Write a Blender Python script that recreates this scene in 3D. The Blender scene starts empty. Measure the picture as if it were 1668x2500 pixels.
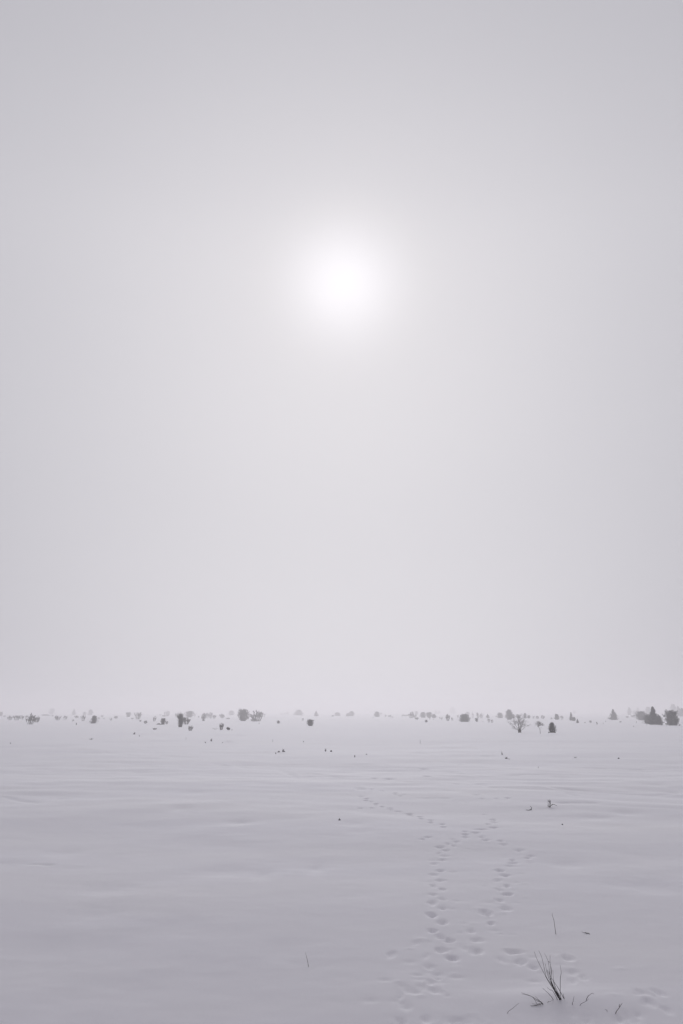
import bpy, math, random
import numpy as np
from mathutils import Vector

scene = bpy.context.scene
R = math.radians

# ------------------------------------------------------------ camera
F = 1800.0                       # focal length in photograph pixels (1668 x 2500)
PITCH = math.atan(492.0 / F)
EYE = 1.6
cam_d = bpy.data.cameras.new('camera')
cam_d.sensor_fit = 'VERTICAL'
cam_d.sensor_height = 36.0
cam_d.sensor_width = 24.0
cam_d.lens = 36.0 * F / 2500.0
cam_d.clip_start = 0.05
cam_d.clip_end = 20000
cam = bpy.data.objects.new('camera', cam_d)
scene.collection.objects.link(cam)
cam.location = (0, 0, EYE)
cam.rotation_euler = (math.pi / 2 + PITCH, 0, 0)
scene.camera = cam

# ------------------------------------------------------------ light
SUN_EL = R(32.6)
SUN_DIR = Vector((0.003, math.cos(SUN_EL), math.sin(SUN_EL))).normalized()
world = bpy.data.worlds.new('World')
scene.world = world
world.use_nodes = True
nt = world.node_tree
nt.nodes.clear()
N = nt.nodes.new
L = nt.links.new
def vmath(op, a, b=None):
    n = N('ShaderNodeVectorMath'); n.operation = op
    if isinstance(a, (tuple, Vector)): n.inputs[0].default_value = a
    else: L(a, n.inputs[0])
    if b is not None:
        if isinstance(b, (tuple, Vector)): n.inputs[1].default_value = b
        else: L(b, n.inputs[1])
    return n
def m(op, a, b=None, clamp=False):
    n = N('ShaderNodeMath'); n.operation = op; n.use_clamp = clamp
    for i, v in enumerate((a, b)):
        if v is None: continue
        if isinstance(v, (int, float)): n.inputs[i].default_value = v
        else: L(v, n.inputs[i])
    return n.outputs[0]
def curve(inp, pts):
    c = N('ShaderNodeFloatCurve')
    cm = c.mapping; cu = cm.curves[0]
    cm.extend = 'HORIZONTAL'
    while len(cu.points) < len(pts): cu.points.new(0.5, 0.5)
    for p, (x, y) in zip(cu.points, pts): p.location = (x, y); p.handle_type = 'AUTO_CLAMPED'
    cm.update()
    L(inp, c.inputs['Value'])
    return c.outputs[0]
tc = N('ShaderNodeTexCoord')
dirn = vmath('NORMALIZE', tc.outputs['Generated']).outputs[0]
sep = N('ShaderNodeSeparateXYZ'); L(dirn, sep.inputs[0])
cosang = m('MINIMUM', vmath('DOT_PRODUCT', dirn, SUN_DIR).outputs['Value'], 0.9999999)
theta = m('DIVIDE', m('ARCCOSINE', cosang), math.pi)          # 0..1 = 0..180 degrees
lin = curve(theta, [(a / 180.0, v) for a, v in
    ((0, .72), (8, .72), (14, .715), (20, .705), (28, .70), (35, .675), (45, .60), (60, .50), (90, .43), (130, .38), (180, .36))])
# fog glow round the sun: two narrow lobes
deg = m('MULTIPLY', theta, 180.0)
g1 = m('MULTIPLY', m('EXPONENT', m('MULTIPLY', m('POWER', m('DIVIDE', deg, 3.8), 1.9), -1.0)), 0.262)
g2 = m('MULTIPLY', m('EXPONENT', m('MULTIPLY', m('POWER', m('DIVIDE', deg, 8.5), 2.0), -1.0)), 0.03)
el = m('ARCSINE', sep.outputs['Z'])
elc = m('MAXIMUM', m('DIVIDE', el, math.pi / 2), 0.0)
vert = curve(elc, [(e / 90.0, v) for e, v in
    ((0, 1.02), (4, 1.01), (9, 1.0), (15, .99), (22, 1.0), (32, 1.0), (40, .93), (46, .86), (53, .79), (65, .69), (90, .62))])
xx = m('MULTIPLY', sep.outputs['X'], sep.outputs['X'])
side = m('DIVIDE', 1.0, m('ADD', 1.0, m('MULTIPLY', xx, 0.95)))
rad = m('MULTIPLY', m('MULTIPLY', m('ADD', m('ADD', lin, g1), g2), vert), side)
tint = N('ShaderNodeMix'); tint.data_type = 'RGBA'
tint.inputs['A'].default_value = (.92, .91, 1.01, 1)
tint.inputs['B'].default_value = (.98, .958, 1.0, 1)
L(m('DIVIDE', m('SUBTRACT', rad, 0.4), 0.35, True), tint.inputs['Factor'])
fog = vmath('MULTIPLY', tint.outputs['Result'])
comb = N('ShaderNodeCombineXYZ')
for i in range(3): L(rad, comb.inputs[i])
L(comb.outputs[0], fog.inputs[1])
SKY = 0.1                                                     # background strength
scl = N('ShaderNodeVectorMath'); scl.operation = 'SCALE'; scl.inputs['Scale'].default_value = 1 / SKY
L(fog.outputs[0], scl.inputs[0])
sky = N('ShaderNodeTexSky'); sky.sky_type = 'NISHITA'; sky.sun_disc = False
sky.sun_elevation = SUN_EL; sky.sun_rotation = 0.0
sky.air_density = 1.0; sky.dust_density = 6.0; sky.ozone_density = 1.0
mix = N('ShaderNodeMix'); mix.data_type = 'RGBA'; mix.inputs['Factor'].default_value = 0.996
L(sky.outputs[0], mix.inputs['A']); L(scl.outputs[0], mix.inputs['B'])
bg = N('ShaderNodeBackground'); bg.inputs['Strength'].default_value = SKY
L(mix.outputs['Result'], bg.inputs['Color'])
wo = N('ShaderNodeOutputWorld'); L(bg.outputs[0], wo.inputs['Surface'])

sun_d = bpy.data.lights.new('sun', 'SUN')
sun_d.energy = 0.95
sun_d.angle = R(30)
sun_d.color = (1, .98, .975)
sun = bpy.data.objects.new('sun', sun_d)
scene.collection.objects.link(sun)
sun.rotation_euler = SUN_DIR.to_track_quat('Z', 'Y').to_euler()
sun.location = (0, 0, 60)

vs = scene.view_settings
vs.view_transform = 'Standard'; vs.look = 'None'; vs.exposure = 0; vs.gamma = 1; vs.use_curve_mapping = False
cy = scene.cycles
cy.use_denoising = True
cy.max_bounces = 8; cy.volume_bounces = 4; cy.diffuse_bounces = 4; cy.glossy_bounces = 2
cy.sample_clamp_indirect = 4
cy.use_adaptive_sampling = True; cy.adaptive_threshold = 0.01

# ------------------------------------------------------------ terrain shape
rs = np.random.RandomState(5)
PERM = rs.permutation(512)
GRAD = rs.uniform(0, 2 * math.pi, 512)
def perlin(x, y):
    x = np.asarray(x, float); y = np.asarray(y, float)
    xi = np.floor(x).astype(int); yi = np.floor(y).astype(int)
    xf = x - xi; yf = y - yi
    def g(a, b, dx, dy):
        h = PERM[(PERM[(xi + a) & 511] + yi + b) & 511]
        t = GRAD[h]
        return np.cos(t) * dx + np.sin(t) * dy
    u = xf**3 * (xf * (xf * 6 - 15) + 10); v = yf**3 * (yf * (yf * 6 - 15) + 10)
    a = g(0, 0, xf, yf); b = g(1, 0, xf - 1, yf); c = g(0, 1, xf, yf - 1); d = g(1, 1, xf - 1, yf - 1)
    return (a + (b - a) * u) + ((c + (d - c) * u) - (a + (b - a) * u)) * v

def smooth(t):
    t = np.clip(t, 0, 1); return t * t * (3 - 2 * t)
MND = [0, 0, 0.]
def MOUND(x, y): return MND[2] * np.exp(-(((x - MND[0]) / .42)**2 + ((y - MND[1]) / .20)**2))
def base_h(x, y):
    x = np.asarray(x, float); y = np.asarray(y, float)
    d = np.hypot(x, y)
    t = np.maximum(d - 130, 0)
    rise = .0022 * (np.sqrt(t * t + 60**2) - 60)
    big = 0.10 * perlin(x / 21 + 3.3, y / 9 + 1.7) * smooth((d - 3) / 12)
    mid = 0.05 * perlin(x / 4.3 + 9.3, y / 2.9 + 4.1) * smooth((d - 2) / 8)
    return MOUND(x, y) + rise + big * (1 - .6 * smooth((d - 60) / 100)) + mid * (1 - smooth((d - 60) / 60))

CP, SP = math.cos(PITCH), math.sin(PITCH)
def ray(px, py):
    a = (px - 834.0) / F; b = (1250.0 - py) / F
    return Vector((a, CP - b * SP, SP + b * CP))         # unit camera depth
def ground(px, py):
    """point of the snow surface seen at photograph pixel (px, py) -> (x, y, z, camera depth)"""
    r = ray(px, py)
    t = 3.0; last = t
    while t < 1400:
        if EYE + r.z * t <= float(base_h(r.x * t, r.y * t)): break
        last = t; t *= 1.01
    lo, hi = last, t
    for _ in range(12):
        md = (lo + hi) / 2
        if EYE + r.z * md <= float(base_h(r.x * md, r.y * md)): hi = md
        else: lo = md
    return r.x * hi, r.y * hi, float(base_h(r.x * hi, r.y * hi)), hi

_m = ground(1375, 2446); MND[:] = [_m[0], _m[1] + .02, .028]
# hollows pressed into the snow: (x, y, width, height) in photograph pixels, depth in metres
def Z(ox, oy, s, lst, dep, edge=1):
    return [(ox + a / s, oy + b / s, c / s, e / s, dep, edge) for a, b, c, e in lst]
HOL = []
HOL += Z(980, 2000, 4.356, [(680,130,60,10),(680,160,80,10),(680,188,80,10),
  (545,210,40,8),(583,235,55,12),(497,262,50,10),(560,283,50,6),(410,298,80,10),(478,333,60,10),(400,362,70,10),(430,390,80,8),
  (1180,430,70,14),(1190,465,100,14),(1150,500,90,20),(1260,330,100,20),(1380,390,110,14),(1350,410,60,6),(1065,228,70,10),
  (900,218,80,8),(860,190,70,8),(980,5,60,7),(980,33,70,6),(930,55,70,8),(980,88,80,6),(850,105,160,8),(790,140,120,6),(310,15,60,8),(315,35,60,8),(435,52,60,10),(443,80,50,8)], .030)
HOL += Z(980, 2000, 4.356, [(430,432,90,22),(355,475,70,28),(415,547,90,24),(345,592,100,24),(420,650,120,18),(340,706,90,20),(440,745,80,20),
  (340,800,110,26),(440,850,90,24),(335,890,110,24),(440,945,100,30),(1050,548,110,26),(1100,600,110,26),(1025,655,90,32),(1125,710,90,30),
  (1040,752,80,28),(1130,800,110,28),(1050,862,90,40),(1105,950,110,42),(1375,460,80,20),(1090,265,90,24)], .040)
HOL += Z(920, 2200, 3.733, [(500,125,100,34),(600,190,110,26),(505,270,110,34),(585,325,50,26),(655,355,100,30),(580,445,120,50),(680,515,120,36),
  (1000,110,120,55),(1045,205,80,44),(860,275,110,50),(920,360,130,55),(910,455,130,46),(1240,467,190,44),(1310,560,130,36),(1420,602,80,18)], .045)
HOL += Z(920, 2200, 3.733, [(560,665,150,20),(555,700,60,14),(490,740,50,14),(420,790,90,44),(310,825,220,22),(260,800,80,14),(210,875,90,18),(520,820,110,20),
  (250,955,70,12),(360,378,50,8),(450,495,30,24),(130,488,50,8),(490,600,60,10),(800,430,90,14),(1140,540,36,24)], .022)
HOL += Z(920, 2200, 3.733, [(740,1100,260,60),(450,1085,90,70),(215,1105,80,50)], .03)
HOL += Z(1330, 2360, 4.64, [(1230,350,200,90),(1120,300,160,90),(1290,300,90,70),(1180,400,140,50)], .028)
HOL += Z(1330, 2360, 4.64, [(300,65,220,70),(430,125,70,10),(315,172,40,20),(1380,500,60,40),(1000,600,100,50),(330,520,90,24),(470,595,120,24),(840,590,40,20),(1050,540,60,24),(950,575,80,14)], .016)
HOL += [(1385, 2339, 16, 5, .03, 1), (1112, 2341, 12, 5, .02, 1)]
HOL += Z(840, 1840, 3.733, [(150,390,50,12),(210,410,50,10),(200,428,30,8),(245,438,40,14),(293,457,40,6),(290,471,40,6),(345,485,40,6),(350,495,50,5),
  (420,500,60,6),(425,512,50,5),(490,526,60,6),(600,548,60,6),(605,562,60,6),(692,574,60,7),(705,593,60,8),(790,607,60,8),(790,628,60,10),
  (895,643,60,10),(905,667,60,8),(345,336,40,6),(405,350,30,5),(465,358,40,5),(465,372,40,6),(508,388,34,6),(543,375,40,7),(252,322,24,10),
  (770,760,80,10),(715,780,70,12),(1365,598,50,14),(1365,625,60,8),(1315,645,50,8),(1280,555,40,6),(1290,785,60,10),(1430,793,60,8),(1460,825,70,18)], .030)
HOL += Z(840, 1840, 3.733, [(410,230,100,18),(270,225,90,8),(860,72,90,10),(730,140,70,14),(745,205,90,12),(1020,275,90,8),
  (1205,373,60,6),(1255,410,60,4),(1390,406,40,4),(1490,404,50,4),(150,500,30,4),(255,500,40,4),(150,320,110,36),(1050,100,120,10),(300,200,90,6)], .035)
# broad soft dips in the drifted snow
HOL += [(x, y, w, h, d, 0) for x, y, w, h, d in (
  (865, 2010, 70, 10, .05), (885, 2028, 90, 14, .05), (1198, 2082, 150, 36, .05), (1382, 2110, 110, 18, .05), (1585, 2161, 170, 20, .06),
  (1555, 2088, 110, 10, .03), (553, 2127, 150, 12, .05), (266, 2168, 160, 24, .06), (160, 2082, 100, 18, .05), (478, 1934, 70, 12, .06),
  (441, 1972, 60, 14, .07), (585, 2007, 60, 10, .06), (640, 2137, 60, 10, .04), (772, 2120, 50, 12, .05), (117, 2318, 130, 20, .03),
  (150, 2448, 120, 10, .02), (345, 2424, 120, 16, .02), (690, 2315, 120, 16, .03), (260, 2310, 120, 16, .02), (1190, 2395, 200, 26, .03),
  (240, 2230, 160, 20, .04), (430, 2262, 140, 14, .03), (30, 2108, 120, 8, .04), (1367, 1897, 50, 8, .08), (1600, 1915, 60, 8, .07),
  (1530, 1983, 60, 10, .06), (1645, 1935, 40, 6, .07), (1455, 1995, 70, 10, .05), (1020, 1838, 40, 8, .12), (1190, 1847, 40, 8, .10),
  (150, 1822, 60, 8, .12), (110, 1870, 90, 8, .09), (600, 1868, 60, 6, .1), (335, 1885, 50, 8, .09), (150, 1950, 60, 10, .06),
  (840, 1885, 50, 8, .09), (1180, 2485, 140, 20, .02), (1100, 1930, 60, 6, .05), (1250, 1878, 60, 5, .06), (720, 1898, 60, 8, .06))]
def G(ox, oy, s, *ls): return [[(ox + a / s, oy + b / s) for a, b in l] for l in ls]
GRV = G(1248, 1840, 3.733, [(310,295),(400,312),(550,325),(740,337)], [(520,362),(600,378)], [(450,345),(800,350),(1050,370),(1300,380),(1530,360)],
  [(0,205),(120,190),(400,190),(700,195)], [(1080,125),(1250,130),(1568,140)], [(1060,150),(1300,142),(1568,160)], [(180,65),(240,72),(340,76),(560,95)],
  [(460,445),(600,445),(760,450)], [(680,132),(840,136)])
GRV += G(840, 1840, 3.733, [(570,258),(800,260),(1000,272),(1150,265),(1300,295),(1400,325)], [(940,160),(1100,190),(1250,210)], [(0,122),(200,120)],
  [(690,405),(930,405)])
GRV += G(0, 1800, 1.88, [(0,575),(120,580),(220,585)], [(20,274),(90,290),(160,300)], [(975,120),(1040,130),(1140,142)], [(1290,150),(1370,190),(1420,180)],
  [(1370,190),(1410,165),(1560,185)])

def fine_h(x, y, d):
    near = smooth((d - 1) / 4)
    rip = 0.006 * perlin(x / 1.1 + 7, y / .55 + 2) * near + 0.0022 * perlin(x / .34, y / .2 + 8) + 0.0012 * perlin(x / .13, y / .09 + 8)
    lump = perlin(x / 2.3 + 40, y / 2.0 + 40)
    rip = rip + 0.010 * perlin(x / .8 + 11, y / .7 + 31) * smooth(.5 + lump * 1.6)
    rip = rip + 0.004 * np.maximum(perlin(x / .28 + 5, y / .22), 0) * smooth(lump * 3)
    band = smooth((d - 9) / 8) * (1 - smooth((d - 70) / 60))
    cr = np.abs(perlin(x / 2.2 + 2 + .3 * y, y / 1.2 + 31)) - .25
    patch = smooth(perlin(x / 9 + 14, y / 12 + 5) * 2 + .5)
    rip2 = 0.043 * cr * band * patch + 0.02 * perlin(x / 1.4 + 20, y / .9 + 6) * band
    return rip * (1 - smooth((d - 25) / 25)) + rip2

# polar grid, dense in front of the camera
def arange_geo(a, b, f):
    o = [a]
    while o[-1] < b: o.append(o[-1] * f)
    return o
th_f = np.radians(np.arange(-30, 30.01, 0.11))
th_l = np.radians(np.concatenate([np.arange(-180, -60, 4), np.arange(-60, -30, 1)]))
th = np.concatenate([th_l, th_f, -th_l[::-1]])[:-1]       # last equals first (+-180)
rr = np.array([0.6, 1, 1.5, 2, 2.5, 3.0] + arange_geo(3.3, 26, 1.0042) + arange_geo(26.3, 120, 1.012) + arange_geo(122, 1600, 1.03))
RR, TH = np.meshgrid(rr, th, indexing='ij')
X = RR * np.sin(TH); Y = RR * np.cos(TH)
H = base_h(X, Y) + fine_h(X, Y, RR)
D0 = np.zeros_like(H)
rg = random.Random(3)
def sub(x, y, ra):
    d = math.hypot(x, y); a = math.atan2(x, y); da = ra / d
    i0, i1 = np.searchsorted(rr, [d - ra, d + ra]); j0, j1 = np.searchsorted(th, [a - da, a + da])
    return slice(max(i0 - 1, 0), i1 + 1), slice(max(j0 - 1, 0), j1 + 1)
for (px, py, w, h, dep, edge) in HOL:
    x, y, z, zc = ground(px, py)
    y0 = ground(px, py + h / 2)[1]; y1 = ground(px, py - h / 2)[1]
    a = max(w / 2 * zc / F, .035); b = max((y1 - y0) / 2, .05)
    if not edge: b = max(b, .3)
    if edge: b = min(max(b, .07), .5) * rg.uniform(.85, 1.3); a *= rg.uniform(.9, 1.35)
    yaw = rg.uniform(-.35, .35) if edge else rg.uniform(-.06, .06)
    s = sub(x, y, max(a, b) * 2.6)
    dx = X[s] - x; dy = Y[s] - y
    u = (dx * math.cos(yaw) + dy * math.sin(yaw)) / a; v = (-dx * math.sin(yaw) + dy * math.cos(yaw)) / b
    jig = .55 * perlin(X[s] * 7 + px, Y[s] * 7) + .30 * perlin(X[s] * 19 + px, Y[s] * 19)
    q = np.sqrt(u * u + v * v) * (1 + (jig if edge else jig * .3))
    if edge:
        prof = (1 - smooth((q + .05) / 1.25)) * (.85 + .8 * perlin(X[s] * 26 + py, Y[s] * 26))
        dep = dep * rg.uniform(.36, .78) * (1 + 1.2 * min(max((2110 - py) / 160, 0), 1))
        rim = .30 * np.exp(-((q - 1.35) / .24)**2) * np.clip(.5 + 1.8 * perlin(X[s] * 11 + 5, Y[s] * 11 + px), 0, 1.4)
        D0[s] = np.minimum(D0[s], -dep * prof * (1 + .5 * jig)) + dep * rim * .5
    else:
        D0[s] -= dep * .30 * np.exp(-(q * 1.1)**2)
for (px, py, w, h, dep, edge) in [q for q in HOL if q[5] and q[1] > 2040 and q[1] < 2470]:
    x, y, z, zc = ground(px, py)
    for k in range(rg.randint(0, 3)):
        cx = x + rg.gauss(0, .11); cyy = y + rg.gauss(0, .16); ra = rg.uniform(.012, .035); hh = rg.choice((-1, -1, 1)) * rg.uniform(.003, .009)
        s = sub(cx, cyy, ra * 3)
        D0[s] += hh * np.exp(-(((X[s] - cx) / (ra * 1.5))**2 + ((Y[s] - cyy) / ra)**2))
for l in GRV:
    pts = []
    for (ax, ay), (bx, by) in zip(l, l[1:]):
        for k in range(7): pts.append((ax + (bx - ax) * k / 6, ay + (by - ay) * k / 6))
    g3 = [ground(*p) for p in pts]
    acc = {}
    for p, q in zip(g3, g3[1:]):
        wd = max(.035, .006 * math.hypot(p[0], p[1]))
        mx, my = (p[0] + q[0]) / 2, (p[1] + q[1]) / 2
        ln = math.hypot(q[0] - p[0], q[1] - p[1])
        if ln < 1e-4: continue
        s = sub(mx, my, ln / 2 + wd * 3)
        ex, ey = (q[0] - p[0]) / ln, (q[1] - p[1]) / ln
        t = np.clip((X[s] - p[0]) * ex + (Y[s] - p[1]) * ey, 0, ln)
        ds = np.hypot(X[s] - p[0] - ex * t, Y[s] - p[1] - ey * t)
        D0[s] = np.minimum(D0[s], -.016 * np.exp(-(ds / wd)**2) * (.5 + .5 * rg.random()))
# small drifts banked round shrubs
DRIFT = [(1269,1792,70,.10),(1350,1793,40,.12),(594,1762,40,.12),(1135,1764,40,.12),(74,1770,30,.10),(442,1777,30,.10),(1643,1774,50,.15),(1600,1772,50,.15),(560,1811,24,.14),(1405,1852,24,.06),(688,1839,30,.05)]
for px, py, w, hh in DRIFT:
    x, y, z, zc = ground(px, py); a = w / 2 * zc / F
    D0 += hh * np.exp(-(((X - x) / a)**2 + ((Y - y - a * .2) / (a * .8))**2))
Hf = H + D0
def snow_z(x, y):
    d = math.hypot(x, y); a = math.atan2(x, y)
    i = min(max(int(np.searchsorted(rr, d)), 1), len(rr) - 1); j = min(max(int(np.searchsorted(th, a)), 1), len(th) - 1)
    fi = (d - rr[i - 1]) / (rr[i] - rr[i - 1]); fj = (a - th[j - 1]) / (th[j] - th[j - 1])
    return float((Hf[i-1, j-1] * (1 - fj) + Hf[i-1, j] * fj) * (1 - fi) + (Hf[i, j-1] * (1 - fj) + Hf[i, j] * fj) * fi)

nr, na = Hf.shape
co = np.stack([X, Y, Hf], -1).reshape(-1, 3)
co = np.vstack([co, [[0, 0, float(Hf[0].mean())]]])
ii, jj = np.meshgrid(np.arange(nr - 1), np.arange(na), indexing='ij')
jn = (jj + 1) % na
quads = np.stack([ii * na + jj, ii * na + jn, (ii + 1) * na + jn, (ii + 1) * na + jj], -1).reshape(-1, 4)
j = np.arange(na)
tris = np.stack([np.full(na, nr * na), (j + 1) % na, j], -1)
me = bpy.data.meshes.new('snow_ground')
loops = np.concatenate([quads.ravel(), tris.ravel()]).astype(np.int32)
me.vertices.add(len(co)); me.vertices.foreach_set('co', co.ravel())
me.loops.add(len(loops)); me.loops.foreach_set('vertex_index', loops)
me.polygons.add(len(quads) + len(tris))
ls = np.concatenate([np.arange(len(quads)) * 4, len(quads) * 4 + np.arange(len(tris)) * 3]).astype(np.int32)
me.polygons.foreach_set('loop_start', ls)
me.update(calc_edges=True); me.validate()
me.polygons.foreach_set('use_smooth', np.ones(len(me.polygons), bool))
snow_o = bpy.data.objects.new('snow_ground', me)
scene.collection.objects.link(snow_o)
snow_o['kind'] = 'structure'
# make sure the surface faces up
if me.polygons[len(quads) // 2].normal.z < 0: me.flip_normals()

# ------------------------------------------------------------ materials
def mat(name, col, rough=.8, noise=None, spec=.3):
    mt = bpy.data.materials.new(name); mt.use_nodes = True
    t = mt.node_tree; b = t.nodes['Principled BSDF']
    b.inputs['Roughness'].default_value = rough
    b.inputs['Specular IOR Level'].default_value = spec
    if noise:
        n = t.nodes.new('ShaderNodeTexNoise'); n.inputs['Scale'].default_value = noise[0]; n.inputs['Detail'].default_value = 3
        c = t.nodes.new('ShaderNodeTexCoord'); t.links.new(c.outputs['Object'], n.inputs['Vector'])
        r_ = t.nodes.new('ShaderNodeValToRGB')
        r_.color_ramp.elements[0].position = .3; r_.color_ramp.elements[1].position = .7
        r_.color_ramp.elements[0].color = (*col, 1); r_.color_ramp.elements[1].color = (*noise[1], 1)
        t.links.new(n.outputs[0], r_.inputs[0]); t.links.new(r_.outputs[0], b.inputs['Base Color'])
    else: b.inputs['Base Color'].default_value = (*col, 1)
    return mt
def snow_material():
    """matt white grains under a frosted skin that mirrors the sky only at grazing angles"""
    mt = bpy.data.materials.new('snow'); mt.use_nodes = True
    t = mt.node_tree; t.nodes.clear(); n = t.nodes.new; l = t.links.new
    out = n('ShaderNodeOutputMaterial')
    df = n('ShaderNodeBsdfDiffuse'); df.inputs['Roughness'].default_value = .6
    gl = n('ShaderNodeBsdfGlossy'); gl.inputs['Roughness'].default_value = .8; gl.inputs['Color'].default_value = (.97, .97, 1, 1)
    c = n('ShaderNodeTexCoord')
    nz = n('ShaderNodeTexNoise'); nz.inputs['Scale'].default_value = .35; nz.inputs['Detail'].default_value = 4
    mp = n('ShaderNodeMapping'); mp.inputs['Scale'].default_value = (.5, 1.4, 1)
    l(c.outputs['Object'], mp.inputs[0]); l(mp.outputs[0], nz.inputs['Vector'])
    rp = n('ShaderNodeValToRGB'); rp.color_ramp.elements[0].position = .35; rp.color_ramp.elements[1].position = .65
    rp.color_ramp.elements[0].color = (.868, .850, .895, 1); rp.color_ramp.elements[1].color = (.896, .876, .900, 1)
    l(nz.outputs[0], rp.inputs[0]); l(rp.outputs[0], df.inputs['Color'])
    g = n('ShaderNodeTexNoise'); g.inputs['Scale'].default_value = 38; g.inputs['Detail'].default_value = 5; g.inputs['Roughness'].default_value = .65
    l(c.outputs['Object'], g.inputs['Vector'])
    bp = n('ShaderNodeBump'); bp.inputs['Strength'].default_value = .25; bp.inputs['Distance'].default_value = .006
    l(g.outputs[0], bp.inputs['Height']); l(bp.outputs[0], df.inputs['Normal'])
    fr = n('ShaderNodeFresnel'); fr.inputs['IOR'].default_value = 1.31
    k = n('ShaderNodeMath'); k.operation = 'MULTIPLY'; k.inputs[1].default_value = .62
    l(fr.outputs[0], k.inputs[0])
    mx = n('ShaderNodeMixShader'); l(k.outputs[0], mx.inputs[0]); l(df.outputs[0], mx.inputs[1]); l(gl.outputs[0], mx.inputs[2])
    l(mx.outputs[0], out.inputs['Surface'])
    return mt
M_SNOW = snow_material()
me.materials.append(M_SNOW)
M_LEAF = mat('evergreen_foliage', (.030, .034, .033), .85, (6, (.055, .060, .055)), .2)
M_SAGE = mat('sage_foliage', (.050, .048, .047), .85, (9, (.085, .08, .075)), .2)
M_BARK = mat('bark', (.045, .038, .036), .9, (14, (.09, .078, .07)), .2)
M_TWIG = mat('bare_twigs', (.05, .042, .044), .85, (12, (.085, .072, .07)), .2)
M_GRASS = mat('dry_grass', (.030, .026, .03), .7, (30, (.06, .05, .05)), .3)
M_STRAW = mat('pale_dry_stem', (.11, .095, .095), .8, (30, (.16, .14, .13)), .3)

# ------------------------------------------------------------ mesh helpers
class MB:
    def __init__(s): s.v = []; s.f = []
    def tube(s, pts, radii, n=5):
        prev = None
        for k, (p, r) in enumerate(zip(pts, radii)):
            d = (pts[min(k + 1, len(pts) - 1)] - pts[max(k - 1, 0)])
            if d.length < 1e-9: d = Vector((0, 0, 1))
            d.normalize()
            a = d.cross(Vector((0, 1, 0.17)));
            if a.length < .1: a = d.cross(Vector((1, 0, 0)))
            a.normalize(); b = d.cross(a)
            base = len(s.v)
            for i in range(n):
                t = 2 * math.pi * i / n
                s.v.append(p + a * (r * math.cos(t)) + b * (r * math.sin(t)))
            if prev is not None:
                for i in range(n):
                    s.f.append((prev + i, prev + (i + 1) % n, base + (i + 1) % n, base + i))
            prev = base
        s.f.append(tuple(prev + i for i in range(n)))
    def leaf(s, p, size, rng):
        """a small folded leaf tuft: two triangles sharing a spine"""
        d = Vector((rng.gauss(0, 1), rng.gauss(0, 1), rng.gauss(0, 1))); d.normalize()
        e = d.cross(Vector((rng.gauss(0, 1), rng.gauss(0, 1), rng.gauss(0, 1)))); e.normalize()
        g = d.cross(e)
        b = len(s.v)
        s.v += [p - d * size, p + d * size, p + e * size * .8 + g * size * .3, p - e * size * .8 + g * size * .3]
        s.f += [(b, b + 1, b + 2), (b + 1, b, b + 3)]
    def build(s, name, material, parent=None, smooth_=False):
        me = bpy.data.meshes.new(name)
        me.from_pydata([tuple(v) for v in s.v], [], s.f)
        if smooth_: me.polygons.foreach_set('use_smooth', [True] * len(me.polygons))
        me.materials.append(material); me.update()
        o = bpy.data.objects.new(name, me); scene.collection.objects.link(o)
        if parent: o.parent = parent
        return o
def thing(name, loc, label, cat, group=None):
    o = bpy.data.objects.new(name, None); scene.collection.objects.link(o)
    o.empty_display_size = .2
    o.location = loc
    tag(o, label, cat, group); return o
def tag(o, label, cat, group=None):
    o['label'] = label; o['category'] = cat
    if group: o['group'] = group

PROF = {  # half-width as a function of height 0..1
    'cone': lambda t: 1.22 * (1 - t)**1.1 * (.45 + .55 * smooth(np.array((t + .06) / .2))) + .03,
    'round': lambda t: math.sqrt(max(0, 1 - ((t - .5) / .52)**2)),
    'dome': lambda t: math.sqrt(max(0, 1 - (t / 1.02)**2.4)) * (.86 + .14 * min(1, t * 5)),
    'egg': lambda t: (math.sqrt(max(0, 1 - ((t - .4) / .62)**2)))**1.0 * (1 - .25 * t),
    'fan': lambda t: (.45 + .55 * t**.6) * (1 if t < .75 else math.sqrt(max(0, 1 - ((t - .75) / .27)**2))),
    'wedge': lambda t: (1 - t)**.6 * .9 + .05,
}
def crown(mb, w, h, prof, rng, n, leaf, z0=0., lumps=True):
    """leaf tufts gathered on boughs that fill the outline unevenly"""
    P = PROF[prof]
    nb = max(24, int(n / 11))
    ox = rng.uniform(0, 90); m0 = min(w, h)
    def mod(a, t):
        return 1 + (.75 if m0 < 1.2 else .55) * float(perlin(ox + math.cos(a) * 1.6 + 3, math.sin(a) * 1.6 + t * 3.4 + 7)) + rng.gauss(0, .05)
    for _ in range(nb):
        t = rng.random()**.85
        a = rng.uniform(0, 2 * math.pi)
        rmax = float(P(t)) * w / 2 * 1.10 * mod(a, t)
        if rng.random() < .3: rmax *= rng.uniform(.3, .75)
        up = (.10 if prof in ('cone', 'egg') else .16) * h
        p0 = Vector((rmax * .35 * math.cos(a), rmax * .35 * math.sin(a), z0 + h * t - up))
        p1 = Vector((rmax * math.cos(a), rmax * math.sin(a), z0 + h * t * rng.uniform(.97, 1.04)))
        for _ in range(11):
            u = rng.random()
            p = p0.lerp(p1, u) + Vector((rng.gauss(0, 1), rng.gauss(0, 1), rng.gauss(0, 1))) * m0 * (.036 - .018 * u)
            p.z = max(p.z, .02)
            mb.leaf(p, leaf * rng.uniform(.6, 1.2) * (1.25 - .5 * u), rng)
    for _ in range(int(n * .16)):
        t = rng.random() * .85; a = rng.uniform(0, 6.283)
        q = float(P(t)) * w / 2 * .62 * rng.random()**.5
        mb.leaf(Vector((q * math.cos(a), q * math.sin(a), z0 * .4 + h * t)), leaf * 1.5, rng)

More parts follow.
